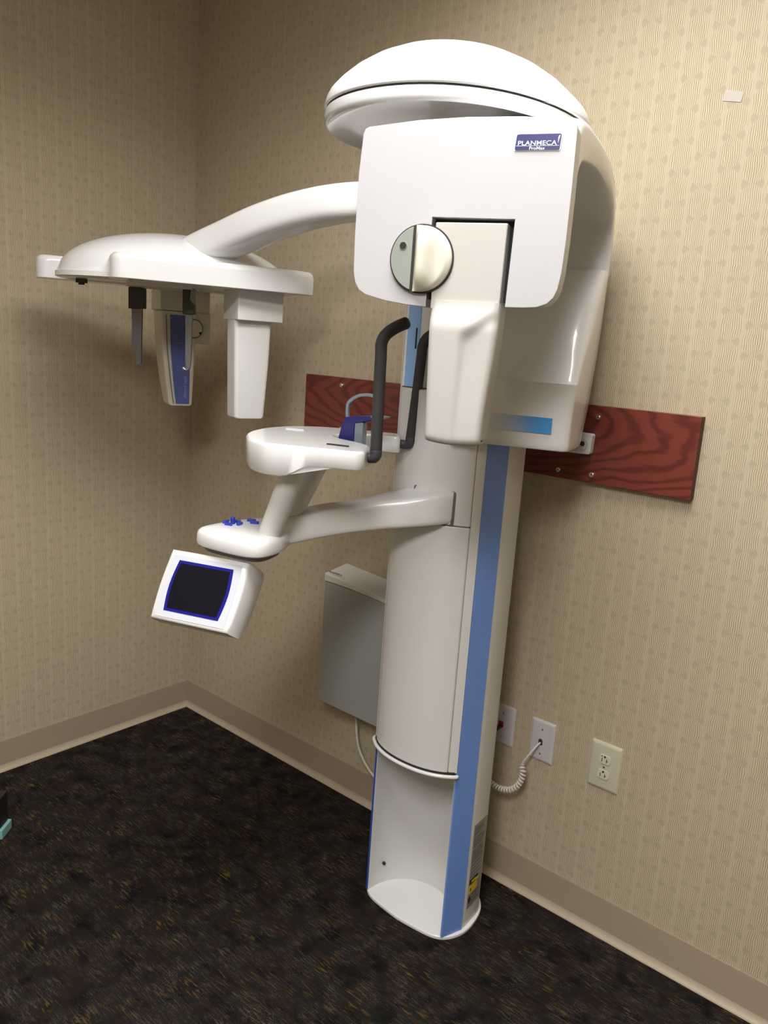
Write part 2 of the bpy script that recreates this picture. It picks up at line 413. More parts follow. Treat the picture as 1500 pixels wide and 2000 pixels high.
bm = bmesh.new(); disc(bm, W, 1.7555, -.0078, .4685, .0025, .002, n=12); link('screw', bm, M['chrome'], e)

# coiled cord
bm = bmesh.new()
lead = catmull([(1.5725, -.006, .4625), (1.5705, -.018, .459), (1.560, -.034, .436), (1.548, -.040, .412), (1.5415, -.040, .397)])
tube(bm, lead, .0026, 8)
core = catmull([(1.5405, -.040, .396), (1.551, -.045, .383), (1.5525, -.05, .366), (1.546, -.055, .345), (1.530, -.06, .327), (1.507, -.06, .317), (1.482, -.06, .315), (1.455, -.06, .322), (1.42, -.06, .34)], 10)
hel = []; L = [0]
for a, b in zip(core, core[1:]): L.append(L[-1]+(b-a).length)
turns = 23; N = turns*12; up = Vector((0, 1, 0))
for k in range(N+1):
    s = L[-1]*k/N; i = max(j for j in range(len(L)) if L[j] <= s+1e-9); i = min(i, len(core)-2)
    f = (s-L[i])/max(1e-9, L[i+1]-L[i]); p = core[i].lerp(core[i+1], f); d = (core[i+1]-core[i]).normalized()
    a = d.cross(up).normalized(); b = a.cross(d)
    t = 2*pi*turns*k/N; hel.append(p + (a*math.cos(t)+b*math.sin(t))*.0062)
tube(bm, hel, .0031, 6)
o = link('coiled_cord', bm, M['cord']); tag(o, 'coiled white telephone cord hanging from a white wall plate behind the column', 'cord')

# tape on wall
bm = bmesh.new(); prism_v(bm, W, [(1.812, 2.026), (1.8505, 2.019), (1.8545, 2.038), (1.816, 2.047)], -.0012, .0004)
o = link('tape_scrap', bm, M['tape'], smooth=False); tag(o, 'small scrap of whitish tape stuck high on the patterned wall', 'tape')

# black upright with teal foot at the left edge of the picture
e = empty('floor_stand', (.318, -.895, 0), 'black upright with a pale teal foot standing on the carpet at the left picture edge', 'stand')
S = Fr(.332, -.905, -50)
bm = bmesh.new(); box(bm, S, -.03, .018, -.03, .018, .03, .125); link('upright', bm, M['black'], e, bevel=.003)
bm = bmesh.new(); box(bm, S, -.035, .026, -.035, .026, 0, .03); link('foot', bm, M['teal'], e, bevel=.003)

# ------------------------------------------------------------------ THE MACHINE
mach = empty('panoramic_x_ray_machine', (1.39, -.17, 0), 'tall white and blue dental panoramic x-ray machine standing on the carpet against the wall', 'x-ray machine')
XC = 1.389
def mir(p): return [(2*XC-x, y) for x, y in p]
# base plate
right = [(1.440, -.3365), (1.490, -.3290), (1.522, -.3110), (1.541, -.2780), (1.5475, -.2400), (1.541, -.190), (1.527, -.150), (1.500, -.118), (1.46, -.105)]
plan = [(1.389, -.341)] + right + mir(right)[::-1]
plan = [(p.x, p.y) for p in catmull([(x, y, 0) for x, y in plan + plan[:1]], 4)[:-1]]
bm = bmesh.new(); prism_z(bm, W, plan, 0, .011); link('base_plate', bm, M['white'], mach, bevel=.003)
# fixed column: C-shaped section
outerR = [(1.5125, -.3165), (1.5185, -.3165), (1.5265, -.295), (1.5335, -.27), (1.5375, -.258), (1.5375, -.235), (1.5305, -.174), (1.524, -.160), (1.505, -.150)]
inner = []
for k in range(25):
    t = pi*k/24; inner.append((XC+.1225*math.cos(t), -.302+.125*math.sin(t)))   # right to left round the back of the channel
sec = outerR + mir(outerR)[::-1] + inner[::-1]
bm = bmesh.new(); prism_z(bm, W, sec, .011, 1.42)
column = link('column', bm, M['white2'], mach, angle=35)
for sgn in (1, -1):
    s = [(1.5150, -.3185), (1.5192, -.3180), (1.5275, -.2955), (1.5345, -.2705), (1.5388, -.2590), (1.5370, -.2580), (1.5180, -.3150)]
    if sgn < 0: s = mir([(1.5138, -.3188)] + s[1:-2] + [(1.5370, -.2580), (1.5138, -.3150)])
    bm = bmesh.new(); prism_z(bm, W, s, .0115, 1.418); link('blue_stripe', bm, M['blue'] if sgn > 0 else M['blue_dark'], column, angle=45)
bm = bmesh.new(); tube(bm, [(1.2745, -.268, .075), (1.2795, -.270, .075)], .0045, 12); link('screw', bm, [M['gap']], column)
# rating label on the right flank
def flank(y):    # x of the right flank at depth y
    pts = [(-.258, 1.5375), (-.235, 1.5375), (-.174, 1.5305), (-.16, 1.524)]
    for (a, xa), (b, xb) in zip(pts, pts[1:]):
        if a <= y <= b: return xa+(xb-xa)*(y-a)/(b-a)
    return 1.5375
def flank_patch(bm, y0, y1, z0, z1, off, mi=0):
    ys = [y0+(y1-y0)*k/6 for k in range(7)]
    loft(bm, [[Vector((flank(y)+off, y, z0)), Vector((flank(y)+off, y, z1)), Vector((flank(y)-.001, y, z1)), Vector((flank(y)-.001, y, z0))] for y in ys], mi=mi)
bm = bmesh.new(); flank_patch(bm, -.243, -.175, .062, .305, .0008)
random.seed(3)
z = .296
while z > .150:
    flank_patch(bm, -.239, -.239+random.uniform(.035, .060), z-.0022, z, .0011, 1); z -= .0062 if random.random() < .8 else .011
for z in (.098, .088, .078): flank_patch(bm, -.222, -.185, z-.003, z, .0011, 1)
link('rating_label', bm, [M['label_grey'], M['dark_lettering']], column, smooth=False)
bm = bmesh.new(); flank_patch(bm, -.240, -.198, .104, .146, .0013); flank_patch(bm, -.240, -.198, .131, .146, .0016, 1)
flank_patch(bm, -.236, -.231, .112, .120, .0016, 1)
text_bm(bm, 'CAUTION', W, 1.5385, -.219, .1385, .0085, mi=0, mode='u', bold=.0002)
link('caution_sticker', bm, [M['yellow'], M['gap']], column, smooth=False)
bm = bmesh.new()
prism_u(bm, W, [(-.234+.006*math.cos(2*pi*k/20), .086+.010*math.sin(2*pi*k/20)) for k in range(20)], 1.5370, 1.5386)
link('approval_mark', bm, M['gap'], column, smooth=False)

# lifting carriage: convex cover sliding in front of the channel
def arcy(x): return -.3725 + 1.9*(x-XC)**2 + 60*(x-XC)**4
def cover_plan(x0, x1, back, n=14, inset=0):
    f = [(x0+(x1-x0)*k/n, arcy(x0+(x1-x0)*k/n)+inset) for k in range(n+1)]
    return f + [(x1, back), (x0, back)]
X0, X1 = XC-.1305, XC+.1305
def cover(name, x0, x1, z0, z1, mat=M['white2'], parent=mach, inset=0, bev=.003):
    bm = bmesh.new(); prism_z(bm, W, cover_plan(x0, x1, -.321, inset=inset), z0, z1); return link(name, bm, mat, parent, bevel=bev, seg=2)
xl, xr_ = XC-.113, XC+.113
cover('lower_front_cover', xl, xr_, .474, 1.0855)
cover('upper_front_cover', xl, xr_, 1.0875, 1.385)
cover('side_strip', XC+.1145, X1, .474, 1.30, inset=.003)
cover('side_strip', X0, XC-.1145, .474, 1.73, inset=.003)
cover('seam_liner', XC-.120, XC+.120, .476, 1.384, M['grey_gap'], inset=.0065, bev=0)
bm = bmesh.new(); pts = [(X0-.003, -.318, .4665)]+[(X0-.002+(X1-X0+.004)*k/20, arcy(X0+(X1-X0)*k/20)-.0035, .4665) for k in range(21)]+[(X1+.002, -.322, .4665)]
tube(bm, catmull(pts, 2), .0048, 10); link('trim_rim', bm, M['white'], mach)
bm = bmesh.new(); prism_z(bm, W, cover_plan(X0+.004, X1-.004, -.31), .470, .476); link('carriage_floor', bm, M['gap'], mach)
bm = bmesh.new(); box(bm, W, XC-.1135, XC+.04, -.338, -.20, 1.387, 1.73); box(bm, W, XC-.03, XC+.03, -.36, -.2, 1.70, 1.86)
ic = link('upper_column', bm, M['white'], mach, bevel=.002)
for sgn in (-1,):
    a, b = XC+sgn*.1045, XC+sgn*.0690
    bm = bmesh.new(); box(bm, W, min(a, b), max(a, b), -.3405, -.337, 1.389, 1.728); link('blue_stripe', bm, plain('sky_blue_strip', (.27, .46, .84), .45), ic)
    bm = bmesh.new(); c = XC+sgn*.0775; box(bm, W, c-.0022, c+.0022, -.3412, -.3400, 1.475, 1.522); link('slot', bm, M['gap'], ic)

# ---- support arm from the carriage to the console
st = [((1.417, -.318, 1.127), (.0535, 0, 0), (0, 0, .0385)),
      ((1.414, -.350, 1.127), (.0535, -.004, 0), (0, 0, .0385)),
      ((1.395, -.375, 1.123), (.0545, -.022, 0), (0, 0, .0375)),
      ((1.355, -.400, 1.112), (.050, -.038, 0), (0, 0, .035)),
      ((1.310, -.432, 1.100), (.042, -.048, 0), (0, 0, .0335)),
      ((1.265, -.480, 1.086), (.034, -.045, 0), (0, 0, .032)),
      ((1.230, -.545, 1.076), (.036, -.036, 0), (0, 0, .032)),
      ((1.210, -.590, 1.068), (.038, -.026, 0), (0, 0, .031)),
      ((1.185, -.640, 1.058), (.050, -.020, 0), (0, 0, .026))]
dense = []
for i in range(len(st)-1):
    cs = [catmull([s[j] for s in st], 4) for j in range(3)]
dense = list(zip(*cs))
bm = bmesh.new(); sweep(bm, dense, n=28, p=7.0); link('support_arm', bm, M['white'], mach, angle=60)
bm = bmesh.new(); P0 = rpoly([(XC-.0275, 1.086), (XC+.0830, 1.0865), (XC+.0830, 1.1670), (XC-.0275, 1.1670)], .008)
loft(bm, [[Vector((x, -.345, z)) for x, z in P0], [Vector((x, arcy(x)-.0006, z)) for x, z in P0]]); link('arm_gasket', bm, M['grey_gap'], mach)

# ---- console
def smooth_loop(pts, n=5):
    N = len(pts); P = [Vector((*p, 0)) for p in pts]; out = []
    for i in range(N):
        a, b, c, d = P[i-1], P[i], P[(i+1) % N], P[(i+2) % N]
        for k in range(n):
            t = k/n; q = .5*((2*b)+(c-a)*t+(2*a-5*b+4*c-d)*t*t+(3*b-a-3*c+d)*t**3); out.append((q.x, q.y))
    return out
cb = [(-.006, .004), (.010, -.026), (.070, -.046), (.140, -.053), (.174, -.034), (.184, .03), (.172, .09), (.150, .155), (.105, .185), (.06, .165), (.015, .09)]
def ins(loop, d, c=(.09, .06)):
    out = []
    for u, v in loop:
        q = Vector((u-c[0], v-c[1])); l = q.length; q = q*(1-d/l); out.append((c[0]+q.x, c[1]+q.y))
    return out
loop = smooth_loop(cb)
def ztop(u, v):   # low button pad on the left, raised shoulder under the posts
    t = max(0, min(1, (u-.02)/.13)); return 1.066 + .004*t
bm = bmesh.new()
rings = [[T.p(u, v, 1.029) for u, v in ins(loop, .008)], [T.p(u, v, 1.033) for u, v in ins(loop, .002)], [T.p(u, v, 1.040) for u, v in loop],
         [T.p(u, v, 1.0555) for u, v in ins(loop, .001)], [T.p(u, v, 1.0625) for u, v in ins(loop, .004)], [T.p(u, v, 1.0670) for u, v in ins(loop, .010)],
         [T.p(u, v, 1.0692) for u, v in ins(loop, .019)], [T.p(u, v, 1.0715) for u, v in ins(loop, .045)]]
loft(bm, rings)
console = link('control_console', bm, M['white'], mach, angle=38)
bm = bmesh.new(); rings = [[T.p(u, v, 1.018) for u, v in ins(loop, .02)], [T.p(u, v, 1.0305) for u, v in ins(loop, .012)]]; loft(bm, rings)
link('swivel_gasket', bm, M['grey_gap'], mach)
# buttons
zb = 1.0735
def pad(name, u, v, a, w, h, hz=.0035):
    f = Fr(*(T.p(u, v, 0).xy), 20+a); bm = bmesh.new()
    P0 = rpoly([(-w, -h), (w, -h), (w*.8, h), (-w*.8, h)], .003, 3)
    prism_z(bm, f, P0, zb-.006, zb+hz); link(name, bm, plain('royal_blue_button', (.02, .035, .36), .3, coat=.3), console, bevel=.0008, seg=2)
ju, jv = .050, .045
for a, du, dv in [(0, 0, -.017), (90, .017, 0), (180, 0, .017), (270, -.017, 0)]: pad('arrow_button', ju+du, jv+dv, a, .010, .0042)
bm = bmesh.new(); disc(bm, T, ju, jv, zb-.003, .0052, .016, n=20, axis='z'); link('joystick_knob', bm, plain('royal_blue_knob', (.02, .03, .33), .35), console, bevel=.001, seg=2)
pad('select_button', .072, .090, 10, .011, .0048); pad('select_button', .087, .075, 190, .011, .0048)

# ---- touch screen box, hanging under the console
th = math.atan2(.075, .125)                        # tilt of the screen
class Tilt:
    """(a: right, b: up the tilted face, c: outwards)"""
    o = T.p(.0395, -.030, 1.010); A = T.U; B = (T.V*math.sin(th)*1.0 + Vector((0, 0, math.cos(th)))).normalized(); C = A.cross(B).normalized()
    @classmethod
    def p(s, a, b, c): return s.o + s.A*a + s.B*b + s.C*c
def tring(poly, c): return [Tilt.p(a, b, c) for a, b in poly]
def barrel(w, h, bulge, y0=0, n=8):
    L = [(-w-bulge*math.cos(pi*(k/n-.5)), y0-h+h*k/n) for k in range(n+1)]; R = [(w+bulge*math.cos(pi*(k/n-.5)), y0-h+h*k/n) for k in range(n, -1, -1)]
    return R[::-1] + L[::-1]
sc = lambda P, d: [(a-math.copysign(min(abs(a), d), a), b-(d if b > -.075 else -d)) for a, b in P]
O = barrel(.0955, .156, .004, .006)
bm = bmesh.new()
bk = [(a*.90, min(.0, -.015+b*.62) if b < -.04 else b) for a, b in O]
rings = [tring(sc(O, .005), .0), tring(sc(O, .0015), -.003), tring(O, -.008), tring(O, -.050), tring([(a*.97, b if b > -.03 else b+.028) for a, b in O], -.080), tring([(a*.92, b if b > -.03 else b+.055) for a, b in sc(O, .004)], -.100)]
# fold the top edge flat under the console
for i, rg in enumerate(rings):
    for p in rg:
        if p.z > 1.0165: p.z = 1.0165
loft(bm, rings)
sb = link('touch_screen', bm, M['white'], mach, angle=60)
bm = bmesh.new(); I = barrel(.084, .137, .003, -.006); loft(bm, [tring(I, -.001), tring(I, .0012)]); link('fascia', bm, M['fascia'], sb)
bm = bmesh.new(); I = barrel(.0665, .112, .006, -.017); loft(bm, [tring(I, 0), tring(I, .0022)]); link('screen_border', bm, M['screen_blue'], sb)
bm = bmesh.new(); I = barrel(.0605, .099, .005, -.0235); loft(bm, [tring(I, 0), tring(I, .0030)]); link('display', bm, M['screen'], sb)

# ---- posts between console and table
for (b, t) in [((.145, .029, 1.050), (.220, .002, 1.232)), ((.127, .135, 1.050), (.232, .092, 1.236))]:
    bm = bmesh.new(); p0, p1 = T.p(*b), T.p(*t); tube(bm, [p0, p0.lerp(p1, .5), p1], .0245, 32); link('post', bm, M['white2'], mach)

# ---- patient table
tp = [(.058, .10), (.078, .04), (.118, -.022), (.180, -.060), (.260, -.050), (.368, -.034), (.378, -.018), (.352, .072), (.345, .082),
      (.312, .108), (.250, .140), (.222, .175), (.222, .225), (.240, .262), (.270, .272), (.338, .272), (.346, .280), (.322, .335), (.312, .342), (.240, .342), (.130, .318), (.070, .262), (.050, .18)]
def ease(t): t = max(0, min(1, t)); return t*t*(3-2*t)
def zbot(u, v):
    belly = ease((u-.075)/.07)*(1-ease((u-.215)/.065))*(1-ease((abs(v-.02)-.10)/.08))
    return 1.2375 - .026*belly
def dens(poly, n):
    out = []
    for i in range(len(poly)):
        a, b = Vector(poly[i]), Vector(poly[(i+1) % len(poly)]); m = max(1, int((b-a).length/n))
        for k in range(m): q = a.lerp(b, k/m); out.append((q.x, q.y))
    return out
tpd = dens(rpoly(tp, [.02, .02, .02, .02, .02, .012, .012, .010, .010, .03, .03, .03, .03, .02, .02, .010, .010, .012, .012, .04, .03, .03, .03], 3), .012)
def tin(poly, d):   # true inset by vertex normals
    N = len(poly); out = []
    ar = sum(poly[i-1][0]*poly[i][1]-poly[i][0]*poly[i-1][1] for i in range(N)); sg = 1 if ar > 0 else -1
    for i in range(N):
        a, b = Vector(poly[i-1]), Vector(poly[(i+1) % N]); t = (b-a).normalized(); out.append((poly[i][0]-t.y*d*sg, poly[i][1]+t.x*d*sg))
    return out
bm = bmesh.new()
loft(bm, [[T.p(u, v, zbot(u, v)) for u, v in tin(tpd, .002)], [T.p(u, v, zbot(u, v)+.002) for u, v in tpd], [T.p(u, v, 1.268) for u, v in tin(tpd, .0)],
          [T.p(u, v, 1.2715) for u, v in tin(tpd, .0012)], [T.p(u, v, 1.2745) for u, v in tin(tpd, .004)]])
for f in bm.faces: f.normal_update()
bmesh.ops.triangulate(bm, faces=[f for f in bm.faces if len(f.verts) > 4], ngon_method='EAR_CLIP')
table = link('patient_table', bm, M['white'], mach, angle=45)
bm = bmesh.new()
f = Fr(*(T.p(.305, .02, 0).xy), 18); prism_z(bm, f, rpoly([(-.028, -.003), (.022, -.003), (.022, .003), (-.022, .003)], .002, 3), 1.270, 1.2772); link('slot', bm, M['gap'], table)
bm = bmesh.new(); f = Fr(*(T.p(.115, .20, 0).xy), 30); prism_z(bm, f, rpoly([(-.022, -.003), (.022, -.003), (.022, .003), (-.022, .003)], .002, 3), 1.270, 1.2772); link('slot', bm, M['fascia'], table)
for u, v in ((.362, .03), (.334, .300)):
    bm = bmesh.new(); box(bm, T, u-.01, u+.006, v-.018, v+.016, 1.240, 1.262); link('end_cap', bm, M['white2'], table, bevel=.002)

# ---- hand grips
TT = T
def make_grip(du, v, lean):
    class T:
        p = staticmethod(lambda u, v, z: TT.p(u+du, v, z+.007))
    b0 = T.p(.345, v, 1.250)
    bm = bmesh.new(); tube(bm, catmull([b0, T.p(.360, v, 1.2495), T.p(.379, v, 1.2495), T.p(.3855, v, 1.256), T.p(.386, v, 1.266)], 4), [.0105]*9+[.012]*8, 16, round_end=True)
    g = link('hand_grip', bm, M['foam_smooth'], mach)
    path = [T.p(.386, v, 1.262), T.p(.386+lean[0]*.5, v+lean[1]*.5, 1.36), T.p(.386+lean[0]*.9, v+lean[1]*.9, 1.45), T.p(.386+lean[0], v+lean[1], 1.475), T.p(.393+lean[0], v+lean[1]+.002, 1.492), T.p(.410+lean[0], v+lean[1]+.004, 1.506), T.p(.432+lean[0], v+lean[1]+.006, 1.517)]
    bm = bmesh.new(); tube(bm, catmull(path, 5), .0118, 20, round_end=True); link('foam_sleeve', bm, M['foam'], g)
make_grip(-.004, .030, (-.004, .002)); make_grip(-.022, .298, (.010, .008))

# ---- chin rest and temple support
cu, cv = .262, .185
f = Fr(*(T.p(cu, cv, 0).xy), 20)
bm = bmesh.new()
prism_v(bm, f, [(-.028, 1.262), (.012, 1.262), (.012, 1.305), (.060, 1.318), (.062, 1.326), (.020, 1.323), (-.012, 1.318), (-.019, 1.300)], -.014, .014)
cr = link('chin_rest', bm, M['navy'], mach, bevel=.003)
bm = bmesh.new(); box(bm, f, .012, .032, -.013, .013, 1.255, 1.309); link('slide_block', bm, M['clear'], cr, bevel=.002)
bm = bmesh.new(); prism_z(bm, f, rpoly([(.050, -.022), (.085, -.018), (.085, .018), (.050, .022)], .006), 1.323, 1.3265); link('chin_plate', bm, M['clear'], cr)
bm = bmesh.new()
for s in (1,):
    pts = catmull([f.p(-.010, .0, 1.315), f.p(-.012, .0, 1.335), f.p(-.008, .0, 1.352), f.p(.012, .0, 1.366), f.p(.035, .0, 1.370), f.p(.052, 0, 1.367)], 6)
    sweep(bm, [(p, f.V*.006, ((pts[min(i+1, len(pts)-1)]-pts[max(i-1, 0)]).normalized().cross(f.V))*.0035) for i, p in enumerate(pts)], n=12, p=5)
link('temple_bow', bm, M['clear'], cr)

# ------------------------------------------------------------------ imaging head (C-arm)
# sensor housing panel with notch
out = [(-.0005, 1.600), (.0035, 1.583), (.011, 1.571), (.024, 1.5635), (.06, 1.5550), (.10, 1.5500), (.135, 1.5480)]
notch = [(.135, 1.692), (.2735, 1.690), (.2705, 1.5535)]
right = [(.300, 1.5540), (.322, 1.5560), (.338, 1.5620), (.3475, 1.5720), (.3525, 1.585), (.3560, 1.61), (.3578, 1.66), (.3580, 1.74), (.3568, 1.822), (.3545, 1.8305), (.347, 1.8360)]
top = [(.27, 1.8425), (.18, 1.8440), (.10, 1.8415), (.014, 1.8335), (.007, 1.8305), (.0035, 1.823), (-.001, 1.76), (-.002, 1.66)]
poly = out + notch + right + top
bm = bmesh.new(); prism_v(bm, G, poly, .004, .048)
for f in bm.faces: f.normal_update()
bmesh.ops.triangulate(bm, faces=[f for f in bm.faces if len(f.verts) > 4], ngon_method='EAR_CLIP')
bm2 = bm
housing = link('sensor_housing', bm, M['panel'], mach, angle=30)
b = housing.modifiers.new('bevel', 'BEVEL'); b.width = .0065; b.segments = 4; b.limit_method = 'ANGLE'; b.angle_limit = math.radians(40)
for p_ in housing.data.polygons: p_.use_smooth = True
housing.data.set_sharp_from_angle(angle=pi)
w = housing.modifiers.new('wn', 'WEIGHTED_NORMAL'); w.weight = 80
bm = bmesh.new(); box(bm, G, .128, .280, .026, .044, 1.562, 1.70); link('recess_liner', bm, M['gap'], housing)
# name plate
bm = bmesh.new(); u0, u1, z0, z1 = .2635, .3335, 1.7925, 1.8160
Pn = rpoly([(u0-.001, z0), (u1-.001, z0), (u1+.0005, z1), (u0+.001, z1)], .003, 4)
prism_v(bm, G, [((a-.2985)*1.04+.2985, (b_-1.80425)*1.09+1.80425) for a, b_ in Pn], .0030, .0042, mi=1)
prism_v(bm, G, Pn, .0022, .0038, mi=0)
text_bm(bm, 'PLANMECA', G, .2970, .0020, 1.8025, .0092, mi=1, sx=1.30, bold=.00005, mode='v')
box(bm, G, u0+.001, u1-.002, .0016, .0024, 1.7984, 1.7989, mi=1)
text_bm(bm, 'ProMax', G, .2975, .0020, 1.7950, .0068, mi=1, sx=1.15, bold=.00004, mode='v')
prism_v(bm, G, [(.3295, 1.8015), (.3310, 1.8085), (.3320, 1.8125), (.3318, 1.8140), (.3300, 1.8128), (.3292, 1.8100)], .0016, .0024, mi=1)
link('name_plate', bm, [M['navy'], M['lettering']], housing, smooth=False)

# x-ray sensor (the warm grey block hanging below the housing)
bm = bmesh.new()
prism_v(bm, G, rpoly([(.1445, 1.545), (.2620, 1.545), (.2635, 1.6835), (.1430, 1.6835)], [0, 0, .003, .003]), .0, .030)
up_ = link('sensor_neck', bm, M['beige'], mach, bevel=.0025)
bm = bmesh.new(); NU, NZ = 30, 46
def sf(s, t):    # s 0..1 across, t 0..1 from bottom to top
    zt = 1.559; zb0 = 1.3245
    ul = .1540 - .0085*t; ur = .2515 + .0120*ease(t*1.1)
    u = ul+(ur-ul)*s; z = zb0+(zt-zb0)*t
    z += -.004*math.sin(pi*s)*(1-t)
    v = -.036*ease((1-t)/.10)*0 - .012*(1-ease((t-.80)/.2)) - .003
    # finger scoop on the right part, opening downwards
    tt = .83 + .13*ease((s-.50)/.45)
    k = ease((s-.44)/.16)*ease((tt-t)/.11)
    v += .0085*k*(.55+.45*ease(t*1.3))
    # round the outer rim
    ru = min(s*(ur-ul), (1-s)*(ur-ul)); rz = t*(zt-zb0)
    R_ = .012
    if ru < R_: v += R_-math.sqrt(max(0, R_*R_-(R_-ru)**2))
    if rz < R_: v += (R_-math.sqrt(max(0, R_*R_-(R_-rz)**2)))
    return u, v, z
ss = [.0, .008, .02, .04, .07, .10] + [.10+.8*k/20 for k in range(1, 20)] + [.90, .93, .96, .98, .992, 1.0]
ts = [0, .004, .01, .02, .035, .05] + [.05+.95*k/36 for k in range(1, 37)]
grid = [[bm.verts.new(G.p(*sf(s, t))) for s in ss] for t in ts]
for a, b_ in zip(grid, grid[1:]):
    for i in range(len(ss)-1): face(bm, [a[i], a[i+1], b_[i+1], b_[i]])
# sides back
rim = [grid[0][i] for i in range(len(ss))] + [grid[j][-1] for j in range(1, len(ts))] + [grid[-1][i] for i in range(len(ss)-2, -1, -1)] + [grid[j][0] for j in range(len(ts)-2, 0, -1)]
back = []
for v_ in rim:
    r = v_.co - G.o; u = r.dot(G.U); z = v_.co.z; back.append(bm.verts.new(G.p(u, .044, z + (.010 if z < 1.33 else 0))))
for i in range(len(rim)): face(bm, [rim[i], rim[(i+1) % len(rim)], back[(i+1) % len(rim)], back[i]])
face(bm, back)
link('x_ray_sensor', bm, M['beige'], mach, angle=60)
# lock knob
kx, kz, kr = .1235, 1.6245, .0535
bm = bmesh.new(); disc(bm, G, kx, -.0030, kz, kr+.0022, .02, n=56); kn = link('lock_knob', bm, M['gap'], mach)
def chord(side, r, cut):
    P_ = []
    for k in range(49):
        t = pi/2 + (pi*k/48 if side < 0 else -pi*k/48); P_.append((kx+r*math.cos(t), kz+r*math.sin(t)))
    a0 = [(x, z_) for x, z_ in P_ if (x-kx-cut)*side > 0]
    return a0
bm = bmesh.new(); full = [(kx+kr*math.cos(2*pi*k/60), kz+kr*math.sin(2*pi*k/60)) for k in range(60)]
prism_v(bm, G, [q for q in full if q[0] < kx-.012], -.0055, .01); lk = link('knob_window', bm, M['lens'], kn, bevel=.0012, seg=2)
bm = bmesh.new(); disc(bm, G, kx-.0325, -.0066, kz+.020, .0068, .002, n=24, mi=1); disc(bm, G, kx-.0325, -.0070, kz+.020, .0058, .002, n=24); link('indicator_dot', bm, [plain('dark_green_lens', (.02, .025, .02), .3), M['lens']], kn)
bm = bmesh.new(); rows = []
NR, NC = 30, 18; cut = -.0105
for a in range(NR+1):
    zz_ = -.985+1.97*a/NR; zl = kr*.985*math.sin(zz_*pi/2/.985*.985) if False else kr*.99*math.sin(zz_*pi/2); xm = math.sqrt(max(0, kr*kr*.985-zl*zl)); row = []
    for b_ in range(NC+1):
        f_ = b_/NC; x_ = cut+(max(xm, cut+.002)-cut)*f_
        ridge = ease((x_-cut)/.011)*(1-.80*ease((x_-.006)/.026)); rim_ = ease((xm-x_)/.010)
        fall = (1-(abs(zl)/kr)**4)
        row.append(bm.verts.new(G.p(kx+x_, -.0045-.0215*ridge*fall*(.25+.75*rim_)-.003*rim_, kz+zl)))
    rows.append(row)
for a, b_ in zip(rows, rows[1:]):
    for i in range(NC): face(bm, [a[i], a[i+1], b_[i+1], b_[i]])
rim_v = rows[0] + [r_[-1] for r_ in rows[1:]] + rows[-1][-2::-1] + [r_[0] for r_ in rows[-2:0:-1]]
bk_ = []
for v_ in rim_v:
    r = v_.co-G.o; bk_.append(bm.verts.new(G.p(r.dot(G.U), .01, v_.co.z)))
for i in range(len(rim_v)): face(bm, [rim_v[i], rim_v[(i+1) % len(rim_v)], bk_[(i+1) % len(rim_v)], bk_[i]])
face(bm, bk_)
link('knob_handle', bm, M['ivory'], kn, angle=70)

# tube head and arch: inverted U seen from the side, swept across
def side_profile():
    outer = [(.030, 1.700), (.028, 1.80), (.050, 1.848), (.115, 1.866), (.22, 1.8725), (.35, 1.874), (.46, 1.866), (.545, 1.842), (.60, 1.80), (.628, 1.74), (.632, 1.665)]
    innr = [(.585, 1.665), (.588, 1.74), (.560, 1.790), (.48, 1.819), (.38, 1.826), (.28, 1.822), (.17, 1.806), (.095, 1.782), (.055, 1.742), (.040, 1.700)]
    return outer, innr
outer, innr = side_profile()
def uext(v, z):       # outer edge flares towards the rear
    return .356 + .012*ease((v-.05)/.5)
def uin(v):           # inner (left) edge
    return .18 + .03*ease((v-.30)/.25)
bm = bmesh.new()
oc = [tuple(p)[:2] for p in catmull([(a, b_, 0) for a, b_ in outer], 4)]; icv = [tuple(p)[:2] for p in catmull([(a, b_, 0) for a, b_ in innr], 4)][::-1]
n_ = min(len(oc), len(icv)); 
def resamp(P_, n):
    P_ = [Vector(p) for p in P_]; L_ = [0]
    for a, b_ in zip(P_, P_[1:]): L_.append(L_[-1]+(b_-a).length)
    o_ = []
    for k in range(n):
        s = L_[-1]*k/(n-1); i = 0
        while i < len(L_)-2 and L_[i+1] < s: i += 1
        f_ = (s-L_[i])/max(1e-9, L_[i+1]-L_[i]); o_.append(P_[i].lerp(P_[i+1], f_))
    return o_
A = resamp(oc, 40); B = resamp(icv, 40)
rings = []
for a, b_ in zip(A, B):
    r_ = []; mid = (a+b_)/2; nrm = (a-b_)/2; ur = uext(mid.x, mid.y); ul = uin(mid.x); c_ = (ur+ul)/2; hw = (ur-ul)/2
    for k in range(28):
        t = 2*pi*(k+.5)/28; ct, st_ = math.cos(t), math.sin(t); p_ = 6.0
        q = mid + nrm*math.copysign(abs(st_)**(2/p_), st_); r_.append(G.p(c_+hw*math.copysign(abs(ct)**(2/p_), ct), q.x, q.y))
    rings.append(r_)
loft(bm, rings); link('c_arm', bm, M['white'], mach, angle=60)
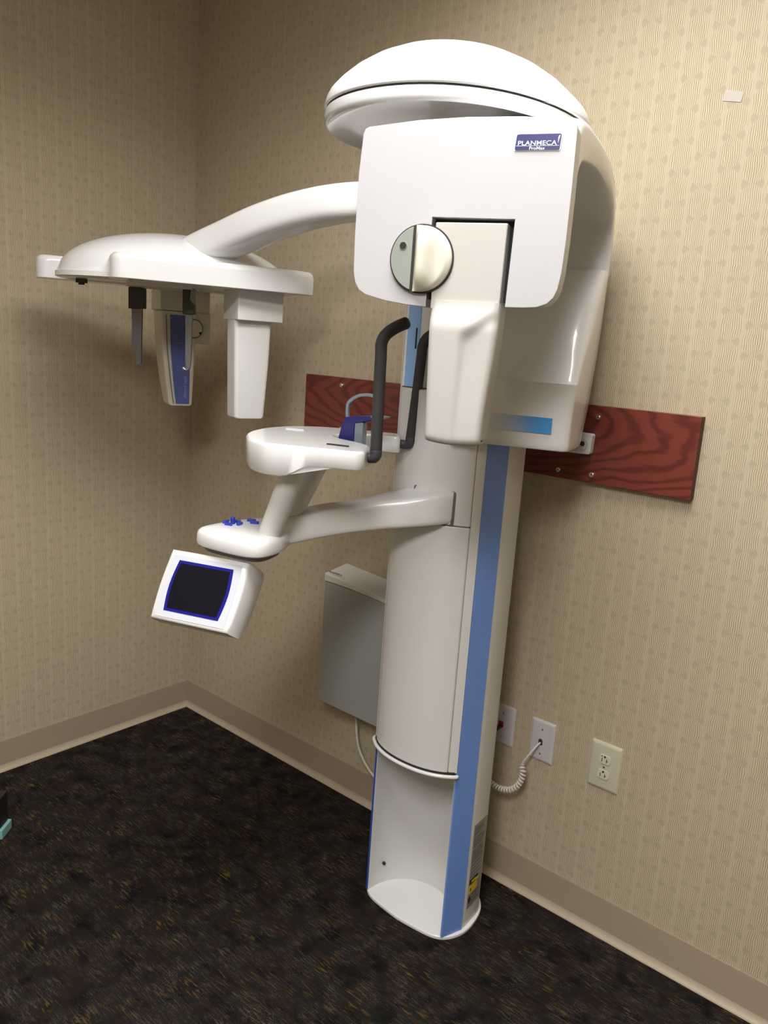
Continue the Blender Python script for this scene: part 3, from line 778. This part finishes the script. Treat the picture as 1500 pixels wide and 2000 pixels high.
# tube head body: stacked horizontal sections in (u, v)
def tsec(z):
    # front v(z)
    prof = [(1.288, .356), (1.36, .350), (1.426, .347), (1.432, .354), (1.47, .378), (1.52, .405), (1.58, .452), (1.63, .502), (1.672, .560)]
    for (a, va), (b_, vb) in zip(prof, prof[1:]):
        if z <= b_: vf = va+(vb-va)*(z-a)/(b_-a); break
    else: vf = prof[-1][1]
    vb_ = .600 + .028*math.sin(pi*max(0, min(1, (z-1.288)/.39)))- .035*(1-ease((z-1.288)/.09))
    ur = .352 + .010*ease((z-1.3)/.3)
    uf = .090 + .02*ease((z-1.45)/.2)                       # front left edge
    ub = .300                                                   # rear left edge stays clear of the column
    vk = min(vf+.055, .45+.1*ease((z-1.5)/.17))
    pts = [(uf, vf), (ur, vf), (ur+.010, (vf+vb_)/2), (ur+.004, vb_), (ub, vb_), (ub, max(vk, vf+.03)), (uf, vf+.022)]
    rr = .020 + .022*ease((z-1.44)/.12)
    return rpoly(pts, [.012, rr, .03, .03, .015, .015, .008], 6)
bm = bmesh.new(); zs = [1.2865, 1.2885, 1.293, 1.300, 1.33, 1.36, 1.40, 1.418, 1.426, 1.431, 1.436, 1.444, 1.456, 1.47, 1.49, 1.52, 1.55, 1.58, 1.61, 1.64, 1.664, 1.672]
rings = []
for z in zs:
    s_ = tsec(z); cu_ = sum(a for a, _ in s_)/len(s_); cv_ = sum(b_ for _, b_ in s_)/len(s_)
    k = {1.2865: .965, 1.2885: .985, 1.293: .996}.get(z, 1.0)
    rings.append([G.p(cu_+(a-cu_)*k, cv_+(b_-cv_)*k, z + (.0 if z > 1.32 else .035*max(0, .0)) ) for a, b_ in s_])
loft(bm, rings)
th_ = link('tube_head', bm, M['white'], mach, angle=24)
# halftone stripe on the lower face
bm = bmesh.new(); uc = .252
box(bm, Fr(0, 0, 0), -.064, .064, -.0006, .0006, -.0165, .0165)
o = link('halftone_stripe', bm, M['halftone'], None, smooth=False, origin=(0, 0, 0))
wp = G.p(uc, .3505, 1.3380); o.parent = th_; o.location = wp - WL[th_.name]; o.rotation_euler = (0, 0, G.a); WL[o.name] = wp
# seam + white rear leg above the seam
# dome cover over the rotation centre
DC = Vector((1.490, -.520, 0))
def rad(th): 
    d = (math.degrees(th)-28+180) % 360-180
    return .233 + .032*math.exp(-(d/42)**2)
def zse(th):
    d = (math.degrees(th)-28+180) % 360-180
    return 1.900 - .016*math.exp(-(d/45)**2)
NT = 72
def dring(k, dz, flat=0): return [DC + Vector((math.cos(t)*rad(t)*k, math.sin(t)*rad(t)*k, zse(t)*(1-flat)+1.9*flat+dz)) for t in [2*pi*i/NT for i in range(NT)]]
bm = bmesh.new()
rings = [dring(.97, .000), dring(1.0, .001), dring(1.004, .004), dring(.985, .020), dring(.962, .030), dring(.90, .046), dring(.80, .066, .2), dring(.68, .084, .4), dring(.54, .099, .6), dring(.38, .110, .8), dring(.2, .1165, .9), dring(.07, .118, 1)]
loft(bm, rings); link('dome_cover', bm, M['white'], mach, angle=70)
bm = bmesh.new()
rings = [dring(.97, .000), dring(.985, -.0025), dring(.995, -.004), dring(.997, -.018), dring(.985, -.0245), dring(.965, -.026), dring(.94, -.022), dring(.88, -.015), dring(.78, -.0115), dring(.5, -.0105)]
loft(bm, rings); link('dome_underside', bm, M['white'], mach, angle=50)
bm = bmesh.new(); loft(bm, [dring(.988, -.0045), dring(.988, .002), dring(.96, .002), dring(.96, -.0045), dring(.988, -.0045)], cap=False); link('dome_seam', bm, M['gap'], mach)
# hidden linkage joining dome, column and C-arm
bm = bmesh.new(); loft(bm, [[DC+Vector((.10+r*math.cos(2*pi*k/48), .03+r*math.sin(2*pi*k/48), z)) for k in range(48)] for r, z in ((.07, 1.845), (.075, 1.865), (.09, 1.880), (.13, 1.8895), (.16, 1.892))]); link('rotation_joint', bm, M['white'], mach, angle=60)
bm = bmesh.new(); sweep(bm, [((1.39, -.16, 1.80), (.10, 0, 0), (0, 0, .07)), ((1.42, -.30, 1.83), (.10, 0, 0), (0, 0, .06)), ((1.46, -.42, 1.86), (.10, 0, 0), (0, 0, .035))], p=5); link('shoulder', bm, M['white'], mach, angle=60)

# wall bracket right of the tube head
bm = bmesh.new(); B_ = rpoly([(1.36, 1.246), (1.629, 1.2535), (1.6315, 1.3035), (1.36, 1.306)], .006, 4); prism_v(bm, W, B_, -.040, -.023)
br = link('wall_bracket', bm, M['white2'], mach, bevel=.0015, seg=2)
bm = bmesh.new(); disc(bm, W, 1.6085, -.0425, 1.278, .0135, .003, n=32, mi=1); disc(bm, W, 1.6085, -.0430, 1.278, .0062, .002, n=20)
link('bolt_hole', bm, [M['gap'], M['fascia']], br)

# ------------------------------------------------------------------ cephalostat arm and head
ca = [((.585, -.455, 1.690), (.0, .050, 0), (0, 0, .020)), ((.66, -.437, 1.703), (.0, .055, 0), (-.012, 0, .036)), ((.74, -.42, 1.726), (.004, .055, 0), (-.016, 0, .040)), ((.85, -.40, 1.762), (.008, .053, 0), (-.014, 0, .041)),
      ((.97, -.375, 1.791), (.010, .050, 0), (-.008, 0, .042)), ((1.10, -.345, 1.807), (.014, .048, 0), (-.003, 0, .042)), ((1.24, -.28, 1.81), (.02, .045, 0), (0, 0, .042)), ((1.38, -.17, 1.80), (.02, .045, 0), (0, 0, .042))]
cs = [catmull([s[j] for s in ca], 6) for j in range(3)]
bm = bmesh.new(); sweep(bm, [(a, b_, c_) for a, b_, c_ in zip(*cs)], n=28, p=3.6); link('cephalostat_arm', bm, M['white'], mach, angle=60)

ceph = None
bm = bmesh.new(); near = rpoly([(0, -.002), (.50, 0), (.545, .03), (.545, .085), (.50, .105), (.01, .108)], [.05, .04, .01, .02, .03, .045], 7)
loft(bm, [[K.p(u, v, 1.597) for u, v in near], [K.p(u, v, 1.642) for u, v in near], [K.p(u, v, 1.652) for u, v in tin(near, .003)], [K.p(u, v, 1.659) for u, v in tin(near, .011)]])
ceph = link('cephalostat_head', bm, M['white'], mach, bevel=.002)
bm = bmesh.new(); far = rpoly([(-.150, .345), (.40, .345), (.40, .445), (-.150, .445)], .04, 7)
loft(bm, [[K.p(u, v, 1.597) for u, v in far], [K.p(u, v, 1.642) for u, v in far], [K.p(u, v, 1.652) for u, v in tin(far, .003)], [K.p(u, v, 1.659) for u, v in tin(far, .011)]])
link('sensor_rail', bm, M['white'], ceph, bevel=.002)
bm = bmesh.new()
def ell(k, z, cu_=.215, cv_=.225, a=.325, b_=.215): return [K.p(cu_+a*k*math.cos(2*pi*i/64), cv_+b_*k*math.sin(2*pi*i/64), z) for i in range(64)]
rg = [ell(.985, 1.5985), ell(1.0, 1.600), ell(1.0, 1.612), ell(.985, 1.6145)]
for k in range(1, 15):
    t = k/15*pi/2; rg.append(ell(math.cos(t)*.975, 1.6145+.122*math.sin(t)))
loft(bm, rg); link('dome', bm, M['white'], ceph, angle=40)
bm = bmesh.new(); loft(bm, [[K.p(.17+.10*math.cos(2*pi*i/48), .22+.10*math.sin(2*pi*i/48), z) for i in range(48)] for z in (1.5895, 1.5995)]); link('ear_rod_disc', bm, M['cephbeige'], ceph)
bm = bmesh.new(); box(bm, K, -.055, -.025, .262, .277, 1.588, 1.599); box(bm, K, -.048, -.032, .266, .273, 1.583, 1.590); link('release_lever', bm, M['black'], ceph, bevel=.001)
# ear rods
def ear_rod(u, v, az, hook, label_side):
    f = Fr(*(K.p(u, v, 0).xy), az)
    bm = bmesh.new()
    if label_side: prism_v(bm, f, [(-.022, 1.530), (.022, 1.532), (.022, 1.588), (-.006, 1.592), (-.006, 1.604), (-.012, 1.604), (-.012, 1.592), (-.022, 1.588)], -.012, .014)
    else: prism_v(bm, f, [(-.016, 1.524), (.016, 1.524), (.016, 1.552), (.004, 1.566), (.004, 1.602), (-.016, 1.602)], -.012, .012)
    blk = link('ear_rod_holder', bm, M['black'], ceph, bevel=.0015)
    if not label_side:
        bm = bmesh.new(); prism_v(bm, f, [(.004, 1.563), (.018, 1.549), (.019, 1.592), (.006, 1.596)], -.013, .006); link('latch', bm, M['rod'], mach, bevel=.001)
    bm = bmesh.new()
    if label_side:
        prism_v(bm, f, [(-.015, 1.534), (.015, 1.534), (.012, 1.385), (.010, 1.374), (-.002, 1.374), (-.003, 1.410), (-.015, 1.430), (-.014, 1.48)], -.005, .005)
        tube(bm, catmull([f.p(.006, 0, 1.381), f.p(.005, 0, 1.374), f.p(.010, -.008, 1.372), f.p(.016, -.014, 1.375)], 3), .005, 10)
    else:
        prism_v(bm, f, [(-.0095, 1.528), (.0095, 1.528), (.0075, 1.40), (.0055, 1.378), (-.0055, 1.378), (-.0075, 1.40)], -.005, .005)
        tube(bm, catmull([f.p(.001, 0, 1.383), f.p(.0, 0, 1.376), f.p(-.006, -.002, 1.372), f.p(-.014, -.002, 1.377)], 3), .005, 10)
    r_ = link('ear_rod', bm, M['rod'], mach, bevel=.001)
ear_rod(.2295, .160, 40, 1, False)
ear_rod(.1090, .280, 40, -1, True)
# secondary collimator (white block hanging under the near bar)
f = Fr(*(K.p(.338, .050, 0).xy), 74)
bm = bmesh.new(); box(bm, f, 0, .135, 0, .105, 1.5175, 1.599); cm = link('secondary_collimator', bm, M['white2'], mach, bevel=.003)
bm = bmesh.new(); loft(bm, [[f.p(u, v, z) for u, v in rpoly([(a, .020), (b_, .020), (b_, .085), (a, .085)], .012, 4)] for z, a, b_ in ((1.247, .012, .094), (1.253, .008, .098), (1.40, .004, .108), (1.5205, .001, .112))])
link('collimator_blade', bm, M['white2'], cm, bevel=.002)
# cephalometric sensor under the far bar
f = Fr(*(K.p(.200, .410, 0).xy), 70)
bm = bmesh.new(); box(bm, f, -.004, .150, 0, .115, 1.5355, 1.5985); cs_ = link('ceph_sensor', bm, M['cephbeige'], mach, bevel=.005)
bm = bmesh.new(); box(bm, f, .10, .155, .010, .055, 1.441, 1.5365); link('lock_plate', bm, M['cephbeige'], cs_, bevel=.003)
sec_ = lambda a, b_, c_: rpoly([(a, 0), (b_, 0), (b_, .075), (a, .075)], .006, 4)
bm = bmesh.new(); loft(bm, [[f.p(u, v, z) for u, v in rpoly([(a, 0), (b_, 0), (b_, w_), (a, w_)], .010, 4)] for z, a, b_, w_ in ((1.2475, .030, .095, .06), (1.255, .024, .099, .072), (1.33, .014, .103, .088), (1.42, .004, .106, .100), (1.5345, -.001, .108, .105))])
bd = link('sensor_blade', bm, M['cephbeige'], cs_, bevel=.002)
def edge(z): 
    P_ = [(1.2475, .030), (1.255, .024), (1.33, .014), (1.42, .004), (1.5345, -.001)]
    for (a, ua), (b_, ub) in zip(P_, P_[1:]):
        if z <= b_: return ua+(ub-ua)*(z-a)/(b_-a)
    return P_[-1][1]
zz = [1.2535+(1.524-1.2535)*k/10 for k in range(11)]
bm = bmesh.new(); prism_v(bm, f, [(edge(z)+.026-.010*(1-(z-1.25)/.28)*.5, z) for z in zz] + [(.088, z) for z in zz[::-1]], -.0014, .0002)
link('blue_label', bm, plain('dusty_blue_label', (.085, .115, .34), .45), bd, smooth=False)
bm = bmesh.new(); text_bm(bm, 'dimax4 ceph', f, .074, -.0018, 1.306, .0135, mode='up', sx=1.0)
link('sensor_lettering', bm, plain('faded_lettering_pale', (.30, .34, .52), .5), bd, smooth=False)
bm = bmesh.new(); text_bm(bm, 'PLANMECA', f, .058, -.0018, 1.440, .0055)
link('maker_lettering', bm, plain('faded_lettering', (.22, .26, .44), .5), bd, smooth=False)
bm = bmesh.new()
box(bm, f, .046, .0465, -.0020, -.0014, 1.45, 1.52); box(bm, f, .046, .0465, -.0020, -.0014, 1.405, 1.428); box(bm, f, .046, .075, -.0020, -.0014, 1.4045, 1.405)
link('printed_guide_line', bm, plain('faded_line', (.16, .20, .40), .5), bd, smooth=False)
bm = bmesh.new(); tube(bm, [f.p(edge(z)+.014, .0005, z) for z in zz], .0016, 6); link('blade_groove', bm, M['grey_gap'], bd)
bm = bmesh.new(); disc(bm, f, .098, -.004, 1.4865, .0290, .006, n=40, mi=0); disc(bm, f, .098, -.0055, 1.4865, .0265, .006, n=40, mi=1); disc(bm, f, .118, -.0065, 1.474, .0038, .004, n=14, mi=0)
prism_v(bm, f, [(.098+.0245*math.cos(t), 1.4865+.0245*math.sin(t)) for t in [pi*.62+2*pi*.38*k/20 for k in range(21)]]+[(.101, 1.4865-.022), (.101, 1.4865+.022)], -.012, -.004, mi=2)
link('lock_knob', bm, [M['gap'], M['cephbeige'], M['ivory']], cs_, bevel=0)

# ------------------------------------------------------------------ lighting
def troffer(x, y, lx, ly, power, spread=150):
    e = empty('ceiling_light', (x, y, RZ-.05), 'recessed fluorescent ceiling light with a square louvre grid; the rear one is added as fill', 'light', 'ceiling lights')
    bm = bmesh.new(); box(bm, W, x-lx/2, x+lx/2, y-ly/2, y+ly/2, RZ-.012, RZ-.004); link('diffuser', bm, M['tube_light'], e, smooth=False)
    bm = bmesh.new()
    nx, ny = max(2, round(lx/.1)), max(2, round(ly/.1))
    for k in range(nx+1): c = x-lx/2+lx*k/nx; box(bm, W, c-.004, c+.004, y-ly/2, y+ly/2, RZ-.035, RZ-.013)
    for k in range(ny+1): c = y-ly/2+ly*k/ny; box(bm, W, x-lx/2, x+lx/2, c-.004, c+.004, RZ-.035, RZ-.013)
    link('louvre', bm, plain('white_louvre', (.7, .7, .68), .4), e, smooth=False)
    l = bpy.data.lights.new('troffer_lamp', 'AREA'); l.shape = 'RECTANGLE'; l.size = lx; l.size_y = ly; l.energy = power; l.color = (1, .985, .955); l.spread = math.radians(spread)
    o = bpy.data.objects.new('troffer_lamp', l); COL.objects.link(o); o.location = (x, y, RZ-.05)
troffer(1.78, -1.08, .58, 1.15, 29, 150)
troffer(2.45, -2.7, .58, 1.15, 58, 175)  # second fixture, unseen behind the camera, added as wide fill light

w = bpy.data.worlds.new('world'); bpy.context.scene.world = w; w.use_nodes = True
w.node_tree.nodes['Background'].inputs[0].default_value = (1, .95, .9, 1); w.node_tree.nodes['Background'].inputs[1].default_value = .3
sc_ = bpy.context.scene
sc_.view_settings.view_transform = 'Standard'; sc_.view_settings.look = 'None'; sc_.view_settings.exposure = .24; sc_.view_settings.gamma = 1
